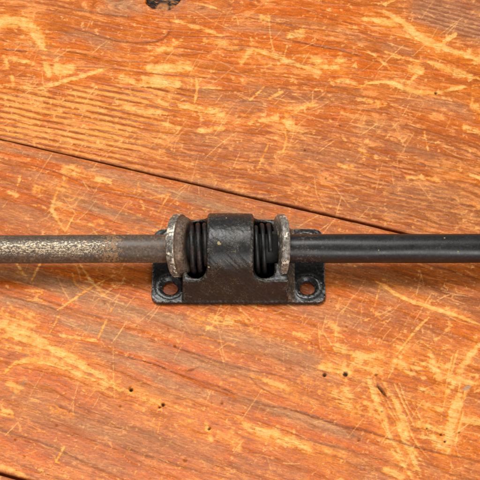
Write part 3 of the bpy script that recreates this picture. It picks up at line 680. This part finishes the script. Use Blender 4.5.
def cone_z(cx, cy, r0, r1, z0, z1, seg=40):
    vs = [(cx + r0 * math.cos(2 * math.pi * k / seg), cy + r0 * math.sin(2 * math.pi * k / seg), z0) for k in range(seg)] + \
         [(cx + r1 * math.cos(2 * math.pi * k / seg), cy + r1 * math.sin(2 * math.pi * k / seg), z1) for k in range(seg)]
    fs = [tuple(range(seg))[::-1], tuple(range(seg, 2 * seg))] + [(i, (i + 1) % seg, seg + (i + 1) % seg, seg + i) for i in range(seg)]
    return mesh_from(vs, fs)
def tmp_obj(me):
    o = bpy.data.objects.new('tmp', me); C.objects.link(o); return o

PT = 6.5                                      # plate thickness
PL, PR = X(151.5, PT, 285), X(325.5, PT, 285)
PF = to_tab(240, 305.2, 0)[1] - BY            # front edge, relative to the axis
PB = to_tab(240, 228.6, PT)[1] - BY           # back edge
hx = [X(170, PT, 287), X(307.3, PT, 286.5)]
hy = to_tab(240, 286.6, PT)[1] - BY
hyb = (PF + PB) - hy
HL, HR = X(183, 8, 300), X(288.5, 8, 300)     # ends of the housing
BL, BR = X(207.5), X(253.5)                   # the barrel
RB = 34.0
# housing profile (y, z): flank, tangent, round top
def hump(rad, foot_f, foot_b, n=28):
    pts = [(foot_f, .5), (foot_f, 7)]
    def tang(py, pz, sgn):
        dy, dz = py, pz - H
        d = math.hypot(dy, dz); base = math.atan2(dz, dy); off = math.acos(min(1, rad / d))
        return base + sgn * off
    a0 = tang(foot_f, 7, -1); a1 = tang(foot_b, 7, 1)
    if a0 < 0: a0 += 2 * math.pi
    if a1 < 0: a1 += 2 * math.pi
    if a1 > a0: a1 -= 2 * math.pi
    for k in range(n + 1):
        a = a0 + (a1 - a0) * k / n
        pts.append((rad * math.cos(a), H + rad * math.sin(a)))
    pts += [(foot_b, 7), (foot_b, .5)]
    return pts[::-1]
def xf(me, dy=0.0):
    for v_ in me.vertices: v_.co.y += dy
    return me
body = tmp_obj(prism_z(rrect(PL, PR, PF, PB, 9), 0, PT))
ops = [('UNION', prism_x(hump(RB, PF + 1.0, PB - 1.0), HL, HR))]
for x in hx:
    for y in (hy, hyb):
        ops.append(('UNION', cone_z(x, y, 14.6, 14.0, 2, PT + 1.0)))
for x, sgn in ((HL, -1), (HR, 1)):            # sloping fillets where the ends of the housing run into the plate
    ex = 1.5 if sgn < 0 else 7
    v0 = [(x - sgn * 2, PF + 1.2, 3), (x + sgn * ex, PF + 1.2, 3), (x - sgn * 2, PF + 1.2, PT + (4 if sgn < 0 else 15))]
    v1 = [(a_, PB - 1.2, c_) for a_, b_, c_ in v0]
    ops.append(('UNION', mesh_from(v0 + v1, [(0, 1, 2), (5, 4, 3), (0, 3, 4, 1), (1, 4, 5, 2), (2, 5, 3, 0)])))
# cut: everything above the axis outside the barrel, then the spring pockets below, the holes
def box(x0, x1, y0, y1, z0, z1): return prism_z([(x0, y0), (x1, y0), (x1, y1), (x0, y1)], z0, z1)
ZL = H - 1.0
def side_cut(xb, xe, sgn, r=10.5):
    # seen from the front: open to the end, rounded where it meets the flank of the barrel
    p = [(xb, 100), (xb, ZL + r)] + [(xb + sgn * r * (1 - math.cos(a)), ZL + r - r * math.sin(a)) for a in np.linspace(.2, math.pi / 2, 7)] + [(xe, ZL), (xe, 100)]
    n_ = len(p); vs = [(x, -60, z) for x, z in p] + [(x, 60, z) for x, z in p]
    return mesh_from(vs, [tuple(range(n_)), tuple(range(n_, 2 * n_))[::-1]] + [(i, n_ + i, n_ + (i + 1) % n_, (i + 1) % n_) for i in range(n_)])
ops.append(('DIFFERENCE', side_cut(BL, HL - 20, -1)))
ops.append(('DIFFERENCE', side_cut(BR, HR + 20, 1)))
ops.append(('DIFFERENCE', prism_z(rrect(X(187.5), BL, -31.2, 31.2, 8), 9, 60)))
ops.append(('DIFFERENCE', prism_z(rrect(BR, X(274), -31.2, 31.2, 8), 9, 60)))
seg = [(14.2 * math.cos(2 * math.pi * k / 40), H + 14.2 * math.sin(2 * math.pi * k / 40)) for k in range(40)]
ops.append(('DIFFERENCE', prism_x(seg, HL - 30, BL + 6)))
ops.append(('DIFFERENCE', prism_x(seg, BR - 6, HR + 30)))
for x in hx:
    for y in (hy, hyb):
        ops.append(('DIFFERENCE', cone_z(x, y, 7.4, 7.4, -5, 20)))
        ops.append(('DIFFERENCE', cone_z(x, y, 7.4, 13.2, PT - 2.6, PT + 3.0)))
trash = []
for op, me in ops:
    t = tmp_obj(me); trash.append(t)
    bm_ = bmesh.new(); bm_.from_mesh(me); bmesh.ops.recalc_face_normals(bm_, faces=bm_.faces); bm_.to_mesh(me); bm_.free()
    md = body.modifiers.new('b', 'BOOLEAN'); md.operation = op; md.object = t; md.solver = 'EXACT'
rm = body.modifiers.new('r', 'REMESH'); rm.mode = 'VOXEL'; rm.voxel_size = .62; rm.use_smooth_shade = True
sm = body.modifiers.new('s', 'SMOOTH'); sm.factor = .5; sm.iterations = 26
dg = bpy.context.evaluated_depsgraph_get()
ev = body.evaluated_get(dg)
me_all = bpy.data.meshes.new_from_object(ev)
for t in trash + [body]: bpy.data.objects.remove(t)
vg_me = tmp_obj(me_all)
vg = vg_me.vertex_groups.new(name='g')
co_ = np.empty(len(me_all.vertices) * 3, np.float32); me_all.vertices.foreach_get('co', co_); co_ = co_.reshape(-1, 3)
ww = sstep(PT + .5, PT + 5, co_[:, 2]) * sstep(HL - 6, HL - 1, co_[:, 0]) * (1 - .75 * sstep(BL + 2, BL + 5, co_[:, 0]) * sstep(BR - 2, BR - 5, co_[:, 0]))
for lv in range(1, 11):
    ids = np.nonzero((ww > (lv - .5) / 10) & (ww <= (lv + .5) / 10))[0]
    if len(ids): vg.add(ids.tolist(), lv / 10, 'REPLACE')
m2_ = vg_me.modifiers.new('s', 'SMOOTH'); m2_.factor = .5; m2_.iterations = 75; m2_.vertex_group = 'g'
me_all = bpy.data.meshes.new_from_object(vg_me.evaluated_get(bpy.context.evaluated_depsgraph_get()))
bpy.data.objects.remove(vg_me)
n = len(me_all.vertices)
# cast surface: slight unevenness along the normals
n = len(me_all.vertices)
co = np.empty(n * 3, np.float32); me_all.vertices.foreach_get('co', co); co = co.reshape(-1, 3)
no = np.empty(n * 3, np.float32); me_all.vertices.foreach_get('normal', no); no = no.reshape(-1, 3)
q = co @ np.array([[.8, .3, .1], [-.2, .9, .4], [.3, -.4, .8]], np.float32)
un = .9 * (fbm(501, q[:, 0] / 12 + q[:, 2] / 15, q[:, 1] / 12, 3) - .5) + .42 * (fbm(520, q[:, 0] / 2.2 + q[:, 2] / 2.6, q[:, 1] / 2.3, 3) - .5)
co = co + no * un[:, None]
co[:, 1] += BY
me_all.vertices.foreach_set('co', (co * PX).ravel())
me_all.update()
bracket = empty('rod_bracket', ((PL + PR) / 2, BY, 0))
tag(bracket, 'black cast iron bracket with screw holes holding both rods on the boards', 'bracket')
def part_of(me_src, name, keep, mat, parent):
    bm_ = bmesh.new(); bm_.from_mesh(me_src)
    kill = [f for f in bm_.faces if not keep(f.calc_center_median() / PX)]
    bmesh.ops.delete(bm_, geom=kill, context='FACES')
    me = bpy.data.meshes.new(name); bm_.to_mesh(me); bm_.free()
    for p in me.polygons: p.use_smooth = True
    me.materials.append(mat)
    o = bpy.data.objects.new(name, me); C.objects.link(o)
    o.parent = parent; o.matrix_parent_inverse = Matrix.Translation(-Vector(parent.location))
    return o
on_plate = lambda p: (p.z < 3.0 or p.x < HL - .8 or p.x > HR + 7 or (p.x > HR - .5 and p.z <= PT - .6))
part_of(me_all, 'mounting_plate', on_plate, M_PLATE, bracket)
M_DUST = iron('dusty_worn_corner', (.055, .042, .03), (.17, .115, .07), (.5, .42, .32), rust_amt=.6, edge=.7, rough=.45)
part_of(me_all, 'end_slope', lambda p: HR - .5 < p.x <= HR + 7 and not on_plate(p), M_DUST, bracket)['label'] = 'tan worn sloping end of the housing'
part_of(me_all, 'housing', lambda p: not on_plate(p) and p.x <= HR - .5 and not (BL - 1.5 < p.x < BR + 1.5 and p.z > H - 14), M_CAST, bracket)
part_of(me_all, 'barrel', lambda p: not on_plate(p) and (BL - 1.5 < p.x < BR + 1.5 and p.z > H - 14), M_CAST, bracket)

def keep_world(o, parent):
    o.parent = parent; o.matrix_parent_inverse = Matrix.Translation(-Vector(parent.location))
# coil springs in the pockets, near-black: the shade there is put into their colour
def coil(name, x0, x1, rad, wire, turns, mat, parent):
    bm_ = bmesh.new(); nseg = int(turns * 40); rings = []
    for i in range(nseg + 1):
        t = i / nseg; a = 2 * math.pi * turns * t + 1.0; x = x0 + (x1 - x0) * t
        c = Vector((x, BY + rad * math.cos(a), H + rad * math.sin(a)))
        nr = Vector((0, math.cos(a), math.sin(a)))
        rings.append([bm_.verts.new(c + nr * wire * math.cos(b_) + Vector((1, 0, 0)) * wire * math.sin(b_)) for b_ in [2 * math.pi * k / 10 for k in range(10)]])
    for i in range(nseg):
        for k in range(10):
            bm_.faces.new((rings[i][k], rings[i][(k + 1) % 10], rings[i + 1][(k + 1) % 10], rings[i + 1][k]))
    bm_.faces.new(rings[0][::-1]); bm_.faces.new(rings[-1])
    o = link_bm(name, bm_, mat, None); keep_world(o, parent)
    return o
coil('coil_spring', X(191.5), X(207), 22.5, 2.5, 2.3, M_SPRINGL, bracket)['label'] = 'rusty brown coil spring'
coil('coil_spring', X(255.5), X(270), 22.5, 2.3, 2.2, M_SPRING, bracket)['label'] = 'black coil spring'

M_FLECK, _nt, _b, _N, _L = new_mat('yellow_paint_fleck')
_n = _N('ShaderNodeTexNoise'); _n.inputs['Scale'].default_value = 2500
_r = ramp(_N, [(.4, (.10, .07, .04, 1)), (.6, (.38, .30, .13, 1))]); _L(_n.outputs[0], _r.inputs[0]); _L(_r.outputs[0], _b.inputs['Base Color'])
_b.inputs['Roughness'].default_value = .6
def fleck(u, v, r, label, rad=RB, parent=None):
    phi = math.asin((248.6 - v) / rad)
    nrm = Vector((0, -st * math.cos(phi) + ct * math.sin(phi), ct * math.cos(phi) + st * math.sin(phi)))
    c = Vector((X(u), BY, H)) + nrm * (rad - .25); tg = Vector((1, 0, 0)); bt = nrm.cross(tg)
    bm_ = bmesh.new(); top = bm_.verts.new(c + nrm * .75); ring = []
    rg = random.Random(int(u * 7))
    for k in range(14):
        a = 2 * math.pi * k / 14; q_ = r * rg.uniform(.55, 1.15)
        ring.append((bm_.verts.new(c + tg * math.cos(a) * q_ * .7 + bt * math.sin(a) * q_ * .7 + nrm * .6), bm_.verts.new(c + tg * math.cos(a) * q_ + bt * math.sin(a) * q_ - nrm * .3)))
    for k in range(14):
        a_, b_ = ring[k], ring[(k + 1) % 14]
        bm_.faces.new((top, a_[0], b_[0])); bm_.faces.new((a_[0], a_[1], b_[1], b_[0]))
    bm_.faces.new([q_[1] for q_ in ring])
    bmesh.ops.recalc_face_normals(bm_, faces=bm_.faces)
    o = link_bm('paint_fleck', bm_, M_FLECK, None, False); keep_world(o, parent or bracket); o['label'] = label
fleck(219.5, 243.5, 2.3, 'yellow paint fleck on the barrel')
fleck(226.5, 219.5, .9, 'tiny pale fleck near the top of the barrel')
fleck(209.6, 266, 1.1, 'tiny white fleck at the left edge of the barrel')
# rods
def rod(u_flange, u_end, x_in, rad, sgn, dz_end, mat, fl_mat, fl, label, name='steel_rod'):
    xo = X(u_end)
    base = empty(name, (X(u_flange), BY, H))
    tag(base, label, 'rod', 'rods held end to end in the bracket')
    # shaft
    xs = np.linspace(x_in, xo, 180)
    bm_ = bmesh.new(); sg = 72; rings = []
    for i, x in enumerate(xs):
        t = (x - X(u_flange)) / (xo - X(u_flange)); t = max(t, 0)
        sag = dz_end * t
        ring = []
        for k in range(sg):
            a = 2 * math.pi * k / sg
            r = rad + .12 * math.sin(x * .05 + 3 * a) * (t > 0)
            if sgn > 0 and x < X(300): r *= 1.0
            if (x - x_in) * sgn < abs(X(u_flange) - x_in): r = rad - 1.5
            ring.append(bm_.verts.new((x, BY + sag + r * math.cos(a), H + r * math.sin(a))))
        rings.append(ring)
    for i in range(len(rings) - 1):
        for k in range(sg):
            q_ = (rings[i][k], rings[i][(k + 1) % sg], rings[i + 1][(k + 1) % sg], rings[i + 1][k])
            bm_.faces.new(q_ if sgn < 0 else q_[::-1])
    bm_.faces.new(rings[0]); bm_.faces.new(rings[-1])
    bmesh.ops.recalc_face_normals(bm_, faces=bm_.faces)
    o = link_bm('shaft', bm_, mat, None); keep_world(o, base)
    # flange: a thick rounded disc leaning outwards
    ang, thick, rf, up, du = fl
    bm_ = bmesh.new()
    x0 = X(u_flange + du); h_ = thick / 2
    er = 2.0
    prof = [(x0 - h_, .1), (x0 - h_, rad - 2), (x0 - h_, rf - er)]
    prof += [(x0 - h_ + er * (1 - math.cos(a)), rf - er + er * math.sin(a)) for a in (.5, 1.0, 1.57)]
    if sgn < 0:      # outer disc, then a long bevel down to the inner face
        prof += [(x0 + h_ * .35, rf), (x0 + h_ * .85, rf - .1), (x0 + h_ * .97, rf - .5), (x0 + h_ * 1.03, rf - 1.7), (x0 + h_ * 1.15, rf - 2.3), (x0 + h_ + 3.5, rf - 3.2), (x0 + h_ + 6.2, rf - 5.2), (x0 + h_ + 7.2, rf - 8), (x0 + h_ + 6.6, rad + 2), (x0 + h_ + 6.6, .1)]
    else:
        prof += [(x0 + h_ - er * (1 - math.cos(a)), rf - er + er * math.sin(a)) for a in (1.57, 1.0, .5)] + [(x0 + h_, rf - er), (x0 + h_, rad), (x0 + h_, .1)]
    uax = Vector((0, ct, st))
    org = Vector((x0, BY, H))
    cz = H + up * st; cy = BY + up * ct
    lathe_x(bm_, prof, cy, cz, 110, Matrix.Rotation(math.radians(ang), 3, uax), Vector((x0, cy, cz)))
    for v_ in bm_.verts:                              # hammered, uneven rim
        nn = math.sin(v_.co.y * .31 + v_.co.z * .22) * .35 + math.sin(v_.co.y * .9 - v_.co.z * .7 + v_.co.x) * .18
        v_.co += (v_.co - Vector((x0, cy, cz))).normalized() * nn
    bmesh.ops.recalc_face_normals(bm_, faces=bm_.faces)
    if sgn < 0:
        R_ = Matrix.Rotation(math.radians(-ang), 3, uax); o0 = Vector((x0, cy, cz))
        inner = [i_ for i_, f_ in enumerate(bm_.faces) if (R_ @ (f_.calc_center_median() - o0)).x > h_ * .62]
    else: inner = []
    o = link_bm('flange', bm_, fl_mat, None); keep_world(o, base)
    if inner:
        o.data.materials.append(M_BROWN)
        for i_ in inner: o.data.polygons[i_].material_index = 1
    # dark sleeve added round the shaft, near-black to stand in for pocket shade
    bm_ = bmesh.new(); s_ = -sgn
    xa = x0 + s_ * 3; xb = X(208.5 if sgn < 0 else 253)
    xm = xa + s_ * (13 if sgn < 0 else 8)
    lathe_x(bm_, [(xa, .1), (xa, 14.1), (xb, 14.1), (xb, .1)], BY, H, 72)
    bmesh.ops.recalc_face_normals(bm_, faces=bm_.faces)
    o = link_bm('shade_sleeve', bm_, M_DARK, None); keep_world(o, base)
    return base
rod(178.5, -420, BL + 4, 13.7, -1, -3.0, M_RODL, M_FLL, (-14, 8.5, 30.6, 3.0, 0),
    'worn brown steel rod, bare shiny metal along its middle, running left from the bracket')
rod_r = rod(279.5, 900, BR - 4, 14.1, 1, 0.8, M_RODR, M_FLR, (9, 7.6, 30.6, 3.0, 1.3),
    'smooth black painted steel rod running right from the bracket')
fleck(377, 250, .95, 'tiny white paint fleck left of the middle of the rod', 14.1, rod_r)
fleck(455.5, 251.5, 1.1, 'white paint fleck near the far end of the rod', 14.1, rod_r)
fleck(443, 238.5, 1.2, 'pale scrape on the upper side of the rod', 14.1, rod_r)
